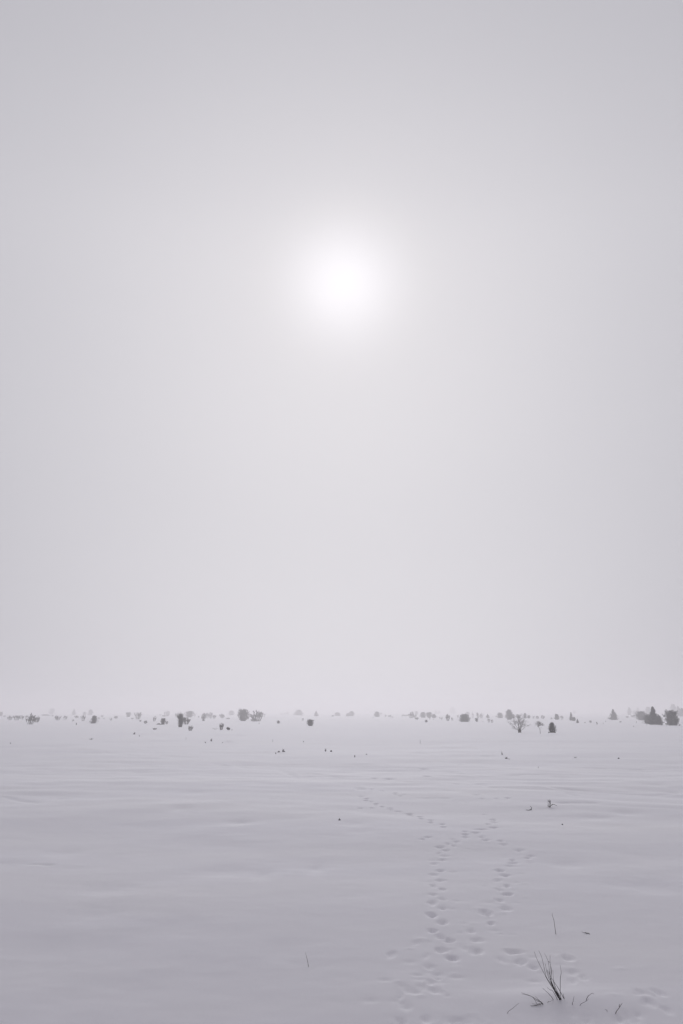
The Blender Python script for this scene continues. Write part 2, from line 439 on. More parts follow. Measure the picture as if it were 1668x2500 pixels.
def dense_plant(name, x, y, z, w, h, prof, rng, label, cat, group, material=None, tr=True, k=1.0):
    t = thing(name, (x, y, z), label, cat, group)
    lf = max(min(w, h) * .044, .022)
    n = int(1350 * k * max(.8, (w / h if w > h else h / w)))
    mb = MB(); crown(mb, w, h * (.94 if tr else 1), prof, rng, n, lf, z0=h * (.06 if tr else 0))
    if prof == 'cone' or prof == 'egg':
        for _ in range(40): mb.leaf(Vector((rng.gauss(0, w * .03), rng.gauss(0, w * .03), h * rng.uniform(.86, 1.02))), lf * .8, rng)
    if prof in ('dome', 'fan', 'round', 'wedge', 'egg'):
        for _ in range(16):
            tt = rng.uniform(.45, .95); a = rng.uniform(0, 6.28); rr_ = float(PROF[prof](tt)) * w * .5
            p0 = Vector((math.cos(a) * rr_ * .9, math.sin(a) * rr_ * .9, h * tt)); ln = h * rng.uniform(.08, .2)
            dv = Vector((math.cos(a) * .35, math.sin(a) * .35, 1))
            for _ in range(9): mb.leaf(p0 + dv * (ln * rng.random()) + Vector((rng.gauss(0, w * .012), 0, 0)), lf * .75, rng)
    mb.build('foliage', material or M_LEAF, t)
    tb = MB()
    tb.tube([Vector((0, 0, -.15)), Vector((w * .02, 0, h * .3)), Vector((-.01 * w, 0, h * .8))], [w * .05 + .02, w * .035 + .01, w * .01])
    for _ in range(9):
        a = rng.uniform(0, 6.28); tt = rng.uniform(.1, .7)
        r = float(PROF[prof](min(.98, tt + .1))) * w * .5
        tb.tube([Vector((0, 0, h * tt * .7)), Vector((math.cos(a) * r * .5, math.sin(a) * r * .5, h * tt * .9)),
                 Vector((math.cos(a) * r * 1.0, math.sin(a) * r * 1.0, h * (tt + .12)))], [w * .018 + .008, w * .012 + .004, .004], 4)
    tb.build('trunk', M_BARK, t)
    return t

def brush_plant(name, x, y, z, w, h, rng, label, cat, group, nst=12, lean=0., leafy=1.0, spread=1.0):
    """many upright stems with ragged tufts"""
    t = thing(name, (x, y, z), label, cat, group)
    sb = MB(); lb = MB()
    for i in range(nst):
        a = rng.uniform(0, 2 * math.pi)
        q = (i + .5) / nst * 2 - 1
        bx = q * w * .26 * spread + rng.gauss(0, w * .03); by = rng.gauss(0, w * .1)
        tx = bx + q * w * .20 + rng.gauss(0, w * .05) + lean * w * .3; ty = by + rng.gauss(0, w * .16)
        hh = h * rng.uniform(.55, 1.0) * (1 - .25 * abs(q))
        pts = [Vector((bx * .6, by * .6, -.08)), Vector((bx + (tx - bx) * .3, by, hh * .4)), Vector((tx * .9, ty * .8, hh * .75)), Vector((tx, ty, hh))]
        r = max(w * .021, .012)
        sb.tube(pts, [r * 1.3, r, r * .7, r * .3], 4)
        for _ in range(rng.randint(5, 8)):
            s0 = pts[1].lerp(pts[3], rng.uniform(-.15, .8))
            ang = rng.uniform(0, 6.283); l2 = rng.uniform(.10, .26)
            e0 = s0 + Vector((math.cos(ang) * w * .11, math.sin(ang) * w * .11, h * l2))
            mb_ = s0.lerp(e0, .5) + Vector((rng.gauss(0, w * .012), 0, -h * .01))
            sb.tube([s0, mb_, e0], [r * .55, r * .4, r * .2], 3)
            for _ in range(int(5 * leafy)):
                lb.leaf(s0.lerp(e0, rng.uniform(.3, 1.05)) + Vector((rng.gauss(0, 1), rng.gauss(0, 1), rng.gauss(0, 1))) * w * .016, max(w * .033, .016), rng)
        for _ in range(int(8 * leafy)):
            s0 = pts[1].lerp(pts[3], rng.random()**.8)
            lb.leaf(s0 + Vector((rng.gauss(0, w * .022), rng.gauss(0, w * .022), rng.gauss(0, w * .02))), max(w * .034, .016), rng)
    sb.build('stems', M_TWIG, t)
    if lb.v: lb.build('foliage', M_SAGE, t)
    return t

def grow(mb, p, d, ln, r, lvl, rng, spread=.55, up=.25, nkids=(2, 4), rmin=0.):
    r = max(r, rmin)
    pts = [p]; q = p.copy(); dd = d.copy(); seg = 4
    for k in range(seg):
        dd = (dd + Vector((rng.gauss(0, .13), rng.gauss(0, .13), rng.gauss(0, .10) + up * .1))).normalized()
        q = q + dd * (ln / seg); pts.append(q.copy())
    rad = [r * (1 - .55 * k / seg) for k in range(seg + 1)]
    if lvl == 0: rad[-1] = r * .25
    mb.tube(pts, rad, 5 if r > .02 else 3)
    if lvl == 0: return
    for k in range(rng.randint(*nkids) + 1):
        s = rng.randint(2, seg) if k else seg
        nd = (dd + Vector((rng.gauss(0, spread), rng.gauss(0, spread), rng.gauss(0, spread * .7) + up * .3))).normalized()
        grow(mb, pts[s], nd, ln * rng.uniform(.5, .78), rad[s] * rng.uniform(.5, .75), lvl - 1, rng, spread, up, nkids, rmin)

# ------------------------------------------------------------ plants
# E evergreen or dense bush, B brushy many-stemmed shrub, T twig tuft, S single stalk.  x, base y, height, width in photograph pixels
GF = 'pale shrubs fading into the fog at the horizon'
GM = 'brushy shrubs standing out of the snow'
GE = 'dark evergreens on the snowy plain'
GT = 'twigs poking out of the snow'
PLANTS = [
 # ---- left third
 ('E', 2, 1748, 10, 9, 'round', 'pale fogbound bush cut by the left edge of the photo', GF),
 ('B', 11, 1751, 5, 6, '', 'tiny pale tuft beside the bush cut by the left edge', GF),
 ('E', 49, 1741, 9, 16, 'dome', 'very faint broad tree in fog above the leftmost brush', GF),
 ('B', 24, 1758, 11, 11, '', 'leftmost grey brush of the three left of the dark forked bush', GM),
 ('B', 41, 1758.5, 13, 14, '', 'widest grey brush of the three left of the dark forked bush', GM),
 ('B', 54, 1756, 10, 9, '', 'small grey brush nearest the dark forked bush, on its left', GM),
 ('B', 65, 1752.5, 6, 8, '', 'low pale twigs behind the dark forked bush at far left', GM),
 ('B', 74, 1768.4, 26, 18, 'dark', 'darkest forked bush at far left, tall over a narrow base', GM),
 ('B', 89, 1763.5, 15, 14, 'dark', 'ragged shrub touching the right side of the dark forked bush', GM),
 ('E', 112, 1747.5, 3.5, 24, 'dome', 'long low line of brush on the skyline, far left', GF),
 ('E', 126, 1744, 14, 14, 'round', 'ghostly tall tree barely visible over the low skyline brush', GF),
 ('B', 128.5, 1749.5, 4.5, 5, '', 'tiny pale tuft at the end of the low skyline brush', GF),
 ('B', 140, 1758.5, 13, 13, '', 'grey forked shrub alone on snow, first beyond the skyline brush', GM),
 ('B', 159, 1756.5, 10, 9, '', 'small leaning shrub just right of the grey forked shrub', GM),
 ('E', 180, 1745.5, 14, 12, 'cone', 'faint pointed tree on the left skyline', GF),
 ('B', 187.5, 1753.5, 8, 9, '', 'pale snowy tuft under the faint pointed tree', GM),
 ('B', 178.5, 1761.5, 6, 5, '', 'small low tuft below the pale snowy tuft, far left', GM),
 ('T', 186.6, 1769.5, 5, 3, 'dark', 'short dark stub in open snow left of the boxy bush', GT),
 ('B', 203, 1760.5, 15, 10, '', 'thin upright brush with bent foot beside the boxy bush', GM),
 ('E', 206.5, 1746, 8, 9, 'round', 'faint small round bush behind the thin upright brush', GF),
 ('E', 220.5, 1746, 13, 13, 'egg', 'faint block-shaped tree behind the boxy bush', GF),
 ('E', 203.5, 1737, 9, 14, 'dome', 'ghostly hill-top tree, the highest faint shape on the left', GF),
 ('E', 229, 1766, 18, 16, 'dome', 'boxy grey bush with a flat snowy foot, left of centre field', GE),
 ('B', 241, 1756.5, 6, 5, '', 'small dark tuft right behind the boxy bush', GM),
 ('B', 249.5, 1751.5, 7, 6, '', 'faint twig tuft on the skyline behind the boxy bush', GF),
 ('B', 254, 1756, 4, 4, '', 'tiny grey tuft between the boxy bush and paired upright sticks', GM),
 ('B', 271, 1759.5, 8, 6, '', 'pair of short upright sticks alone on the snow', GM),
 ('B', 283.5, 1755, 8, 7, 'dark', 'small round tuft right of the paired upright sticks', GM),
 ('E', 313, 1750.5, 11, 13, 'fan', 'pale mushroom-shaped bush left of the slim upright brush', GF),
 ('B', 337, 1756, 18, 14, '', 'slim upright brush with straight stems beside the mushroom-shaped bush', GM),
 ('B', 323, 1755.5, 3.5, 6, 'dark', 'low dark curl of twigs at the left foot of the slim brush', GM),
 ('B', 342.5, 1762, 5, 6, '', 'low snowy twigs in front of the slim upright brush', GM),
 ('B', 355.5, 1766.5, 8, 7, 'dark', 'small dark knob with a spike, right of the slim brush', GM),
 ('B', 376.5, 1761, 14, 8, 'thin', 'very thin whitish stems left of the square grey bush', GM),
 ('B', 391.6, 1747, 4, 5, '', 'tiny faint tuft on the skyline above the square grey bush', GF),
 ('B', 399, 1749.5, 4, 7, '', 'low dark sliver of brush under the thin fan shrub', GF),
 ('B', 407.5, 1748.5, 14, 14, 'thin', 'thin fan of bare twigs on the skyline behind the square grey bush', GM),
 ('E', 398, 1768.7, 15, 13, 'fan', 'square grey bush with dark lip of brush at its left foot', GE),
 ('E', 388, 1768.8, 3, 13, 'wedge', 'low dark lip of brush at the foot of the square bush', GE),
 ('B', 407, 1767.8, 8, 7, '', 'fine twigs at the right side of the square grey bush', GM),
 ('B', 377.5, 1781.5, 4.5, 8, '', 'pale low twigs in open snow below the square grey bush', GT),
 ('T', 328, 1793, 6, 7, 'dark', 'dark broken clump, the larger of two specks in left midfield', GT),
 ('T', 340.4, 1798, 5, 3, '', 'short stub right of the dark broken clump, left midfield', GT),
 ('B', 434.5, 1751, 12, 15, '', 'pale loose brush left behind the tall ragged bush', GF),
 ('E', 463, 1751.5, 15, 21, 'round', 'dark dome-shaped tree behind the tall ragged bush', GE),
 ('B', 475.5, 1749.5, 9, 6, '', 'slim tuft at the right edge of the dome-shaped tree', GF),
 ('B', 485.5, 1752.5, 5, 4, '', 'tiny tuft between the dome-shaped tree and the toothed brush', GF),
 ('E', 440.5, 1775.4, 31, 17, 'fan', 'tall ragged dark bush with a flat base, left of centre', GE),
 ('B', 454, 1768.5, 17, 17, 'dark', 'spreading dark branches on the right of the tall ragged bush', GM),
 ('B', 464, 1784, 14, 11, '', 'snow-flecked twiggy shrub in front of the tall ragged bush', GM),
 ('B', 497, 1760, 20, 9, 'dark', 'tallest stem of the toothed brush, its foot set lowest', GM),
 ('B', 506, 1753.5, 14, 10, '', 'second tuft of the toothed brush, next to its tallest stem', GM),
 ('B', 514, 1753.5, 15, 9, '', 'spiky middle tuft of the toothed brush', GM),
 ('B', 523, 1754.5, 10, 8, '', 'last and lowest tuft of the toothed brush', GM),
 ('B', 542.5, 1753, 11, 12, '', 'pale split tuft between the toothed brush and the big rounded bush', GF),
 ('B', 557, 1755.5, 3.5, 8, '', 'flat faint twigs left of the big rounded bush', GF),
 ('E', 565, 1746, 11, 15, 'dome', 'faint low bush behind, touching left of the big rounded bush', GF),
 ('B', 540, 1782, 17, 9, 'dark', 'narrow dark shrub standing over low spreading twigs', GM),
 ('T', 526, 1781, 5, 20, '', 'low spreading twigs at the left of the narrow dark shrub', GT),
 ('B', 558, 1782.5, 8, 8, 'dark', 'small dark hooked tuft right of the narrow dark shrub', GM),
 ('T', 566.5, 1783, 2.5, 4, '', 'tiny pale twig beside the small dark hooked tuft', GT),
 ('S', 454, 1805.7, 5, 2, '', 'single short stalk in open snow under the twiggy snow-flecked shrub', GT),
 ('T', 501.4, 1814, 5, 6, '', 'small tuft left of the forked sprig in left midfield', GT),
 ('T', 516, 1810, 8, 6, 'dark', 'forked sprig with a stub foot in left midfield', GT),
 ('T', 543.4, 1814, 3.5, 4, '', 'tiny twig beside the pale snow-covered hummock of brush', GT),
 ('T', 559, 1809.5, 4.5, 14, '', 'pale brush nearly buried in a small snow hummock', GT),
 # ---- centre
 ('E', 594, 1760, 27, 29, 'round', 'big rounded grey bush, the largest left of centre', GE),
 ('B', 629, 1761, 25, 27, 'open', 'open brush of upright forked stems right of the big rounded bush', GM),
 ('B', 619, 1761.8, 8, 10, 'dark', 'low dark mass at the left foot of the open forked brush', GM),
 ('B', 645.5, 1750, 9, 5, '', 'faint slim tuft at the right of the open forked brush', GF),
 ('T', 633, 1767.5, 2.5, 3, '', 'speck of twig below the open forked brush', GT),
 ('E', 679.6, 1766, 7, 8, 'dome', 'small lone domed bush between the forked brush and the dark shrub', GE),
 ('B', 687, 1745, 5, 6, '', 'first and lowest of three faint skyline tufts left of centre', GF),
 ('B', 695.7, 1745, 4.5, 5, '', 'middle one of three faint skyline tufts left of centre', GF),
 ('B', 702, 1745.5, 9, 6, '', 'tallest of three faint skyline tufts left of centre', GF),
 ('E', 729, 1746.5, 13, 29, 'wedge', 'faint wide peaked thicket on the skyline above the dark shrub', GF),
 ('B', 739.5, 1760, 7, 5, '', 'small square tuft up and left of the dark shrub', GM),
 ('E', 758, 1772, 15, 19, 'fan', 'solitary dark shrub with a jagged top near mid-field centre', GE),
 ('E', 772, 1748.5, 12.5, 12, 'cone', 'faint narrow tree on the skyline right above the solitary dark shrub', GF),
 ('E', 824, 1747.5, 8, 17, 'dome', 'faint low sloping bush, skyline centre', GF),
 ('E', 813, 1749, 3, 8, 'dome', 'tiny faint bush at the left tip of the sloping skyline bush', GF),
 ('E', 859, 1748, 11, 15, 'dome', 'faint taller half of the leaning thicket at skyline centre', GF),
 ('E', 850, 1748.5, 7, 12, 'dome', 'faint lower half of the leaning thicket at skyline centre', GF),
 ('E', 920.7, 1750, 12, 15, 'dome', 'grey rounded bush with a small side tuft, skyline centre', GF),
 ('B', 930.7, 1746.5, 8, 5, '', 'small side tuft on the right of the grey rounded skyline bush', GF),
 ('T', 911.5, 1753, 4, 3, '', 'tiny stub at the left foot of the grey rounded skyline bush', GF),
 ('B', 941.5, 1750.5, 6, 4.5, '', 'slim faint tuft standing right of the grey rounded bush and its side tuft', GF),
 ('B', 952, 1750.5, 5, 8, '', 'pale low tuft in the gap of the centre skyline', GF),
 ('B', 958.5, 1752.5, 4.5, 4, '', 'last tiny tuft before the gap on the centre skyline', GF),
 ('S', 666, 1811.5, 6, 2, '', 'single thin stalk above the pair of dark lumps', GT),
 ('T', 741, 1812, 4, 4, '', 'tiny twig in open snow under the solitary dark shrub', GT),
 ('K', 681.5, 1836.5, 5, 8, '', 'low dark lump, the flatter of the dark pair in midfield', GT),
 ('K', 692.5, 1837, 10, 8, '', 'upright dark lump, the taller of the dark pair in midfield', GT),
 ('T', 673.5, 1841, 7, 4, '', 'thin bent twig left of the pair of dark lumps', GT),
 ('T', 795, 1834.5, 8.5, 6, 'dark', 'hooked twig, taller of two near the middle of the snowfield', GT),
 ('K', 808.5, 1835, 5, 5, '', 'small dark stub right of the hooked twig', GT),
 ('T', 866.4, 1848, 6, 2.5, 'dark', 'short upright stub in the snow, middle of the field', GT),
 ('T', 895, 1842.5, 3, 6, '', 'tiny flat twig right of the short upright stub', GT),
 ('S', 1026, 1816, 9, 2, '', 'lone straight thin stalk right of centre midfield', GT),
 # ---- right of centre
 ('B', 982.5, 1750.5, 8, 4, '', 'slim tuft opening the row of brush right of centre', GF),
 ('B', 989, 1748.5, 4, 12, '', 'flat twiggy streak after the first slim tuft, right of centre', GF),
 ('B', 1005, 1752.8, 15, 13, 'dark', 'upright grey shrub, first tall one in the row right of centre', GM),
 ('B', 1014, 1752.8, 9, 7, '', 'short tuft leaning on the first tall shrub of the row', GM),
 ('E', 1017, 1745.5, 9, 9, 'round', 'faint round bush behind the short leaning tuft of the row', GF),
 ('B', 1018, 1757, 6, 8, '', 'snowy twigs in front of the row right of centre', GM),
 ('E', 1033, 1752, 13, 14, 'dome', 'rounded grey bush, middle of the row right of centre', GE),
 ('B', 1037, 1748, 10, 5, '', 'spiky tuft rising behind the middle bush of the row', GM),
 ('E', 1048, 1752.3, 13, 16, 'round', 'widest grey bush of the row right of centre', GE),
 ('E', 1060, 1752.3, 8.5, 12, 'dome', 'low dark bush closing the row right of centre', GE),
 ('T', 1049, 1756, 4, 6, '', 'fine twigs under the widest bush of the row', GT),
 ('T', 1059, 1757, 4, 4, '', 'fine twigs under the low dark bush of the row', GT),
 ('E', 1041, 1763.5, 6, 7, 'dome', 'small isolated tuft on snow in front of the row of bushes', GE),
 ('E', 1064.5, 1743, 10, 9, 'cone', 'faint peaked tree over the end of the row', GF),
 ('E', 1072.5, 1743, 8, 8, 'dome', 'faint bush joined to the peaked tree over the row end', GF),
 ('B', 1074, 1755, 6, 4, '', 'tiny upright tuft just right of the row of bushes', GM),
 ('B', 1079, 1757.5, 8, 5, '', 'small tuft left of the little trunked shrub', GM),
 ('B', 1093.5, 1759.5, 16, 10, 'dark', 'little shrub on a clear stem left of the flat-topped shrub', GM),
 ('B', 1104.6, 1759.5, 8.5, 5, 'dark', 'short post-like tuft right of the little stemmed shrub', GM),
 ('E', 1105.5, 1742.5, 15, 16, 'egg', 'faint large rounded tree high on the skyline left of the flat-topped shrub', GF),
 ('B', 1118.5, 1752, 8, 5, '', 'faint slim tuft between the post-like tuft and the flat-topped shrub', GF),
 ('E', 1134.6, 1762.5, 18.5, 29, 'dome', 'wide dark flat-topped shrub, squat and dense', GE),
 ('E', 1142, 1746, 8, 10, 'round', 'faint bush peeping over the wide flat-topped shrub', GF),
 ('B', 1155, 1752.5, 14, 5, '', 'faint lone upright stem right of the flat-topped shrub', GF),
 ('B', 1167, 1753.5, 15, 8, '', 'faint upright tuft, tallest between flat-topped shrub and bare tree', GF),
 ('B', 1175.5, 1753, 12, 8, '', 'faint spiky tuft after the tallest one, right of the flat-topped shrub', GF),
 ('E', 1164, 1761.8, 8.5, 8, 'fan', 'small cup-shaped shrub standing nearest right of the flat-topped shrub', GE),
 ('T', 1179, 1762.5, 2, 4, '', 'tiny twig on snow right of the small cup-shaped shrub', GT),
 ('E', 1191, 1752.5, 9, 10, 'cone', 'pale cone-shaped bush above the leaning stump', GF),
 ('B', 1194, 1763.8, 11, 6, 'dark', 'stump-like upright tuft under the pale cone-shaped bush', GM),
 ('B', 1201, 1764.8, 10, 6, '', 'curved twiggy tuft right of the stump-like one', GM),
 ('E', 1221, 1752.8, 12.5, 15, 'dome', 'pale bush with a twig out to its left, left of bare tree', GF),
 ('T', 1211, 1750.5, 5, 6, '', 'twig sticking out left of the pale bush by the bare tree', GF),
 ('E', 1244, 1757, 23, 19, 'egg', 'pale tall tree directly behind the left boughs of the bare tree', GE),
 ('E', 1252.5, 1752.8, 9, 12, 'dome', 'pale low bush joining the tall pale tree behind the bare tree', GF),
 ('E', 1265.5, 1753.5, 9, 11, 'round', 'pale round bush behind the top of the bare tree', GF),
 ('E', 1282.5, 1753.8, 12, 9, 'egg', 'pale upright bush right behind the bare tree', GF),
 ('E', 1291.5, 1753.8, 8, 8, 'round', 'pale round bush next right of the bare tree crown', GF),
 ('B', 1303, 1754.8, 8, 6, '', 'first faint tuft above the thin sapling', GF),
 ('B', 1312.5, 1755, 8, 7, '', 'second faint tuft above the thin sapling, square and low', GF),
 ('B', 1325.5, 1755, 9, 9, '', 'faint double tuft above and right of the thin sapling', GF),
 ('B', 1346.5, 1756.5, 6, 4.5, '', 'tiny hooked tuft left of the small globe tree', GF),
 ('E', 1360, 1757, 13, 13, 'egg', 'small grey globe tree above the dense egg-shaped evergreen', GE),
 ('B', 1372.5, 1756.5, 11, 7, '', 'faint feathery tuft right of the small globe tree', GF),
 ('E', 1268, 1740, 4, 7, 'dome', 'ghostly speck of a bush beyond the bare tree, lower', GF),
 ('E', 1281, 1740, 4, 6, 'dome', 'ghostly speck of a bush beyond, right above the bare tree', GF),
 ('E', 1316, 1738, 4, 9, 'dome', 'ghostly bush high over the thin sapling', GF),
 # ---- right
 ('E', 1395.5, 1759, 19, 11, 'cone', 'narrow dark evergreen of the close pair right of the globe tree', GE),
 ('E', 1402, 1760, 9, 8, 'dome', 'low bump of a bush against the narrow dark evergreen', GE),
 ('E', 1402.5, 1742.5, 8, 9, 'dome', 'faint bush high behind the narrow dark evergreen', GF),
 ('E', 1410.7, 1765.3, 10, 8, 'cone', 'tiny dark evergreen in front, right of the narrow dark one', GE),
 ('T', 1428, 1765, 2.5, 6, '', 'flat twig on snow right of the tiny dark evergreen', GT),
 ('B', 1442.5, 1765, 7.5, 5, 'dark', 'small dark oval tuft left of the lone triangular tree', GM),
 ('T', 1458, 1769.2, 8, 4.5, 'dark', 'dark bent stub between the oval tuft and the triangular tree', GT),
 ('T', 1473, 1767, 2.5, 3, '', 'dark speck of twig right of the bent stub', GT),
 ('T', 1479, 1762, 3, 3, '', 'tiny twig at the left approach of the triangular tree', GT),
 ('E', 1450, 1741, 8, 6, 'round', 'ghostly bush in fog left above the triangular tree', GF),
 ('E', 1468, 1741, 5, 9, 'dome', 'ghostly flat bush in fog nearest above the triangular tree', GF),
 ('E', 1499, 1757.5, 24, 24, 'cone', 'lone triangular evergreen with spreading skirt, well apart from others', GE),
 ('T', 1515, 1763.5, 3.5, 9, 'dark', 'dark fallen twig at the right foot of the triangular tree', GT),
 ('B', 1532, 1752.5, 4.5, 7, '', 'pale low twigs between triangular tree and evergreen grove', GF),
 ('B', 1546, 1751.5, 7, 8, '', 'pale feathery tuft at the near edge of the evergreen grove', GF),
 ('E', 1537.6, 1745.5, 17, 11, 'egg', 'faint round-headed tree at the left of the evergreen grove', GF),
 ('E', 1550, 1744, 9, 13, 'dome', 'faint low bushes linking two trees behind the evergreen grove', GF),
 ('E', 1558.5, 1743.5, 15, 9, 'egg', 'faint taller tree between the round-headed one and the grove', GF),
 ('E', 1566.5, 1758, 21, 27, 'round', 'mid-grey rounded tree forming the left of the evergreen grove', GE),
 ('E', 1584.5, 1746, 19, 17, 'egg', 'grey round-topped tree rising behind the evergreen grove', GE),
 ('E', 1598, 1770.5, 42, 35, 'cone', 'tallest pointed evergreen of the grove, its tip the highest', GE),
 ('E', 1583, 1766.5, 21, 24, 'dome', 'dark bush under the left flank of the tallest pointed evergreen', GE),
 ('E', 1610, 1771, 22, 20, 'dome', 'dark bush hugging the right flank of the tallest pointed evergreen', GE),
 ('T', 1554, 1764, 3.5, 3, '', 'tiny twig on snow under the mid-grey rounded tree', GT),
 ('T', 1547.5, 1774, 2.5, 3, '', 'dark speck of twig, lowest left of the evergreen grove', GT),
 ('E', 1643, 1772.5, 36, 37, 'round', 'big dense dark bush near the right edge, broadest of all', GE),
 ('E', 1646, 1746, 25, 17, 'egg', 'faint tall tree looming behind the big dense bush', GF),
 ('E', 1657.5, 1747, 22, 8, 'egg', 'faint slim tree behind, right of the tall looming one', GF),
 ('E', 1666, 1749, 19, 20, 'dome', 'grey bush cut by the right edge behind the big dense bush', GF),
 ('T', 1659, 1771.5, 4, 9, 'dark', 'low dark twig at the right foot of the big dense bush', GT),
 # ---- lower specks
 ('T', 1226, 1842.8, 11, 6, '', 'pale leaning sprig just above the small dark lump, right midfield', GT),
 ('K', 1236.5, 1852, 5, 7, '', 'small dark lump below the pale leaning sprig', GT),
 ('T', 1243, 1853, 2.5, 6, '', 'grey twig lying against the small dark lump, right midfield', GT),
 ('T', 1405, 1852, 4.5, 12, '', 'few twigs poking from a small drift, right midfield', GT),
 ('K', 1510.6, 1852.5, 3.5, 5, '', 'tiny dark speck alone, farthest right in midfield', GT),
 ('S', 1314, 1876, 4, 2, '', 'short dark stub below midfield drift twigs, alone on smooth snow', GT),
 ('T', 223, 1805.5, 4.5, 13, 'dark', 'shallow v of dark twigs alone in left midfield snow', GT),
 ('K', 25.5, 1815, 2.5, 3, '', 'dark speck near the left edge, below the leftmost brush', GT),
 ('T', 1373, 2014, 5, 4, '', 'tiny pale sprig below the branched twig in the right foreground', GT),
]
rng0 = random.Random(11)
for i, (kind, px, py, hp, wp, opt, label, grp) in enumerate(PLANTS):
    rng = random.Random(1000 + i)
    x, y, z, zc = ground(px, py)
    z = snow_z(x, y)
    s = zc / F
    w = max(wp, 1.5) * s; h = max(hp, 1.5) * s / .97
    if kind == 'E':
        dark = hp > 12
        nm, ct = (('evergreen_tree', 'tree') if opt in ('cone', 'egg') else ('dense_bush', 'bush'))
        dense_plant(nm, x, y, z - .02, w * 1.04, h, opt, rng, label, ct, grp, k=1.25 if w > .6 else .7)
    elif kind == 'B':
        thin = opt == 'thin'
        brush_plant('brushy_shrub', x, y, z - .02, w * 1.1, h * 1.06, rng, label, 'shrub', grp,
                    nst=6 if wp < 7 else {'dark': 13, 'open': 12, 'thin': 14, '': 9}[opt],
                    lean=rng.uniform(-.4, .4), leafy={'': 2.3, 'dark': 3.2, 'thin': .2, 'open': 1.5}[opt], spread=1.3)
    elif kind == 'T':
        mb = MB(); n = 6 if opt != 'dark' else 10
        r = max(s * .22, .004) * (1.6 if opt == 'dark' else 1)
        for k in range(n):
            q = (k + .5) / n * 2 - 1
            tip = Vector((q * w * .5, rng.gauss(0, w * .15), h * rng.uniform(.45, 1) * (1 if abs(q) < .6 else .7)))
            midp = Vector((tip.x * .4, tip.y * .5, tip.z * rng.uniform(.4, .6)))
            mb.tube([Vector((tip.x * .1, 0, -.05)), midp, tip], [r, r * .8, r * .4], 4)
            for _ in range(3): mb.leaf(midp.lerp(tip, rng.random()), r * 1.6, rng)
        o = mb.build('twig_tuft', M_TWIG); o.location = (x, y, z - .01); tag(o, label, 'twigs', grp)
    elif kind == 'K':
        mb = MB(); r = max(s * .62, .006)
        for k in range(130):
            a = rng.uniform(0, 6.28); q = rng.random()**.5
            p = Vector((math.cos(a) * q * w * .56, math.sin(a) * q * w * .3, h * .85 * (1 - q * q) * rng.random()))
            mb.leaf(p, r * 1.1, rng)
        for k in range(7):
            q = rng.uniform(-.5, .5)
            mb.tube([Vector((q * w * .3, 0, -.04)), Vector((q * w * .7, rng.gauss(0, .02), h * rng.uniform(.5, 1)))], [r * .6, r * .3], 4)
        o = mb.build('brush_clump', M_GRASS); o.location = (x, y, z - .01); tag(o, label, 'brush', grp)
    else:
        mb = MB(); r = max(s * .28, .003)
        mb.tube([Vector((0, 0, -.05)), Vector((.01, 0, h * .5)), Vector((w * .15, 0, h))], [r * 1.2, r, r * .7], 4)
        for _ in range(4): mb.leaf(Vector((w * .1, 0, h * rng.uniform(.6, 1))), r * 1.5, rng)
        o = mb.build('dry_stalk', M_GRASS); o.location = (x, y, z); tag(o, label, 'stalk', grp)

# leafless tree with a stout stool of stems
x, y, z, zc = ground(1269, 1789); s = zc / F; rng = random.Random(8)
t = thing('bare_tree', (x, y, snow_z(x, y) - .03), 'leafless wide-crowned tree forking low from a stout dark foot, right of centre', 'tree')
tb = MB()
for k in range(7):
    a = k * .9; bx = (k - 3) * s * .9
    tb.tube([Vector((bx * 1.1, math.sin(a) * .05, -.15)), Vector((bx * .9, math.sin(a) * .05, s * 4)), Vector((bx * .7, 0, s * rng.uniform(7, 11)))], [s * 1.5, s * 1.3, s * .5], 6)
tb.build('trunk', M_BARK, t)
bb = MB()
for (dx, dz, ln, r) in ((-.95, .55, 17, .9), (-.7, .9, 19, .9), (-.38, 1.1, 21, 1.0), (-.15, 1.2, 24, 1.2), (.1, 1.1, 17, .8), (.35, 1.0, 17, .9), (.65, .8, 17, 1.0), (.95, .62, 19, 1.0), (-.1, 1.0, 15, .6), (.2, .9, 13, .6), (-.9, .3, 12, .5)):
    d = Vector((dx, rng.gauss(0, .45), dz)).normalized()
    grow(bb, Vector((dx * s * 2.4, 0, s * 6)), d, ln * s * .76, r * s * .7, 4, rng, .50, .26, (2, 3), s * .085)
bb.build('branches', M_TWIG, t)

# thin sapling with a bent stem
x, y, z, zc = ground(1319.5, 1791.5); s = zc / F; rng = random.Random(4)
t = thing('sapling', (x, y, snow_z(x, y)), 'thin sapling with a kinked slender stem and wispy crown, right of bare tree', 'tree')
tb = MB(); tb.tube([Vector((0, 0, -.1)), Vector((-.1 * s, 0, 7 * s)), Vector((-.5 * s, 0, 11.5 * s)), Vector((-2.6 * s, .02, 15.5 * s)), Vector((-4.4 * s, 0, 18 * s))], [s * .55, s * .5, s * .5, s * .45, s * .3], 6)
tb.build('trunk', M_BARK, t)
bb = MB()
for k in range(15):
    d = Vector((rng.uniform(-1.2, 1.5), rng.gauss(0, .6), rng.uniform(.25, 1.1))).normalized()
    grow(bb, Vector((-4.6 * s + rng.gauss(0, .4) * s, 0, s * rng.uniform(15.5, 18.5))), d, s * rng.uniform(6, 9), s * .2, 3, rng, .6, .10, (2, 4), s * .065)
bb.build('branches', M_TWIG, t)

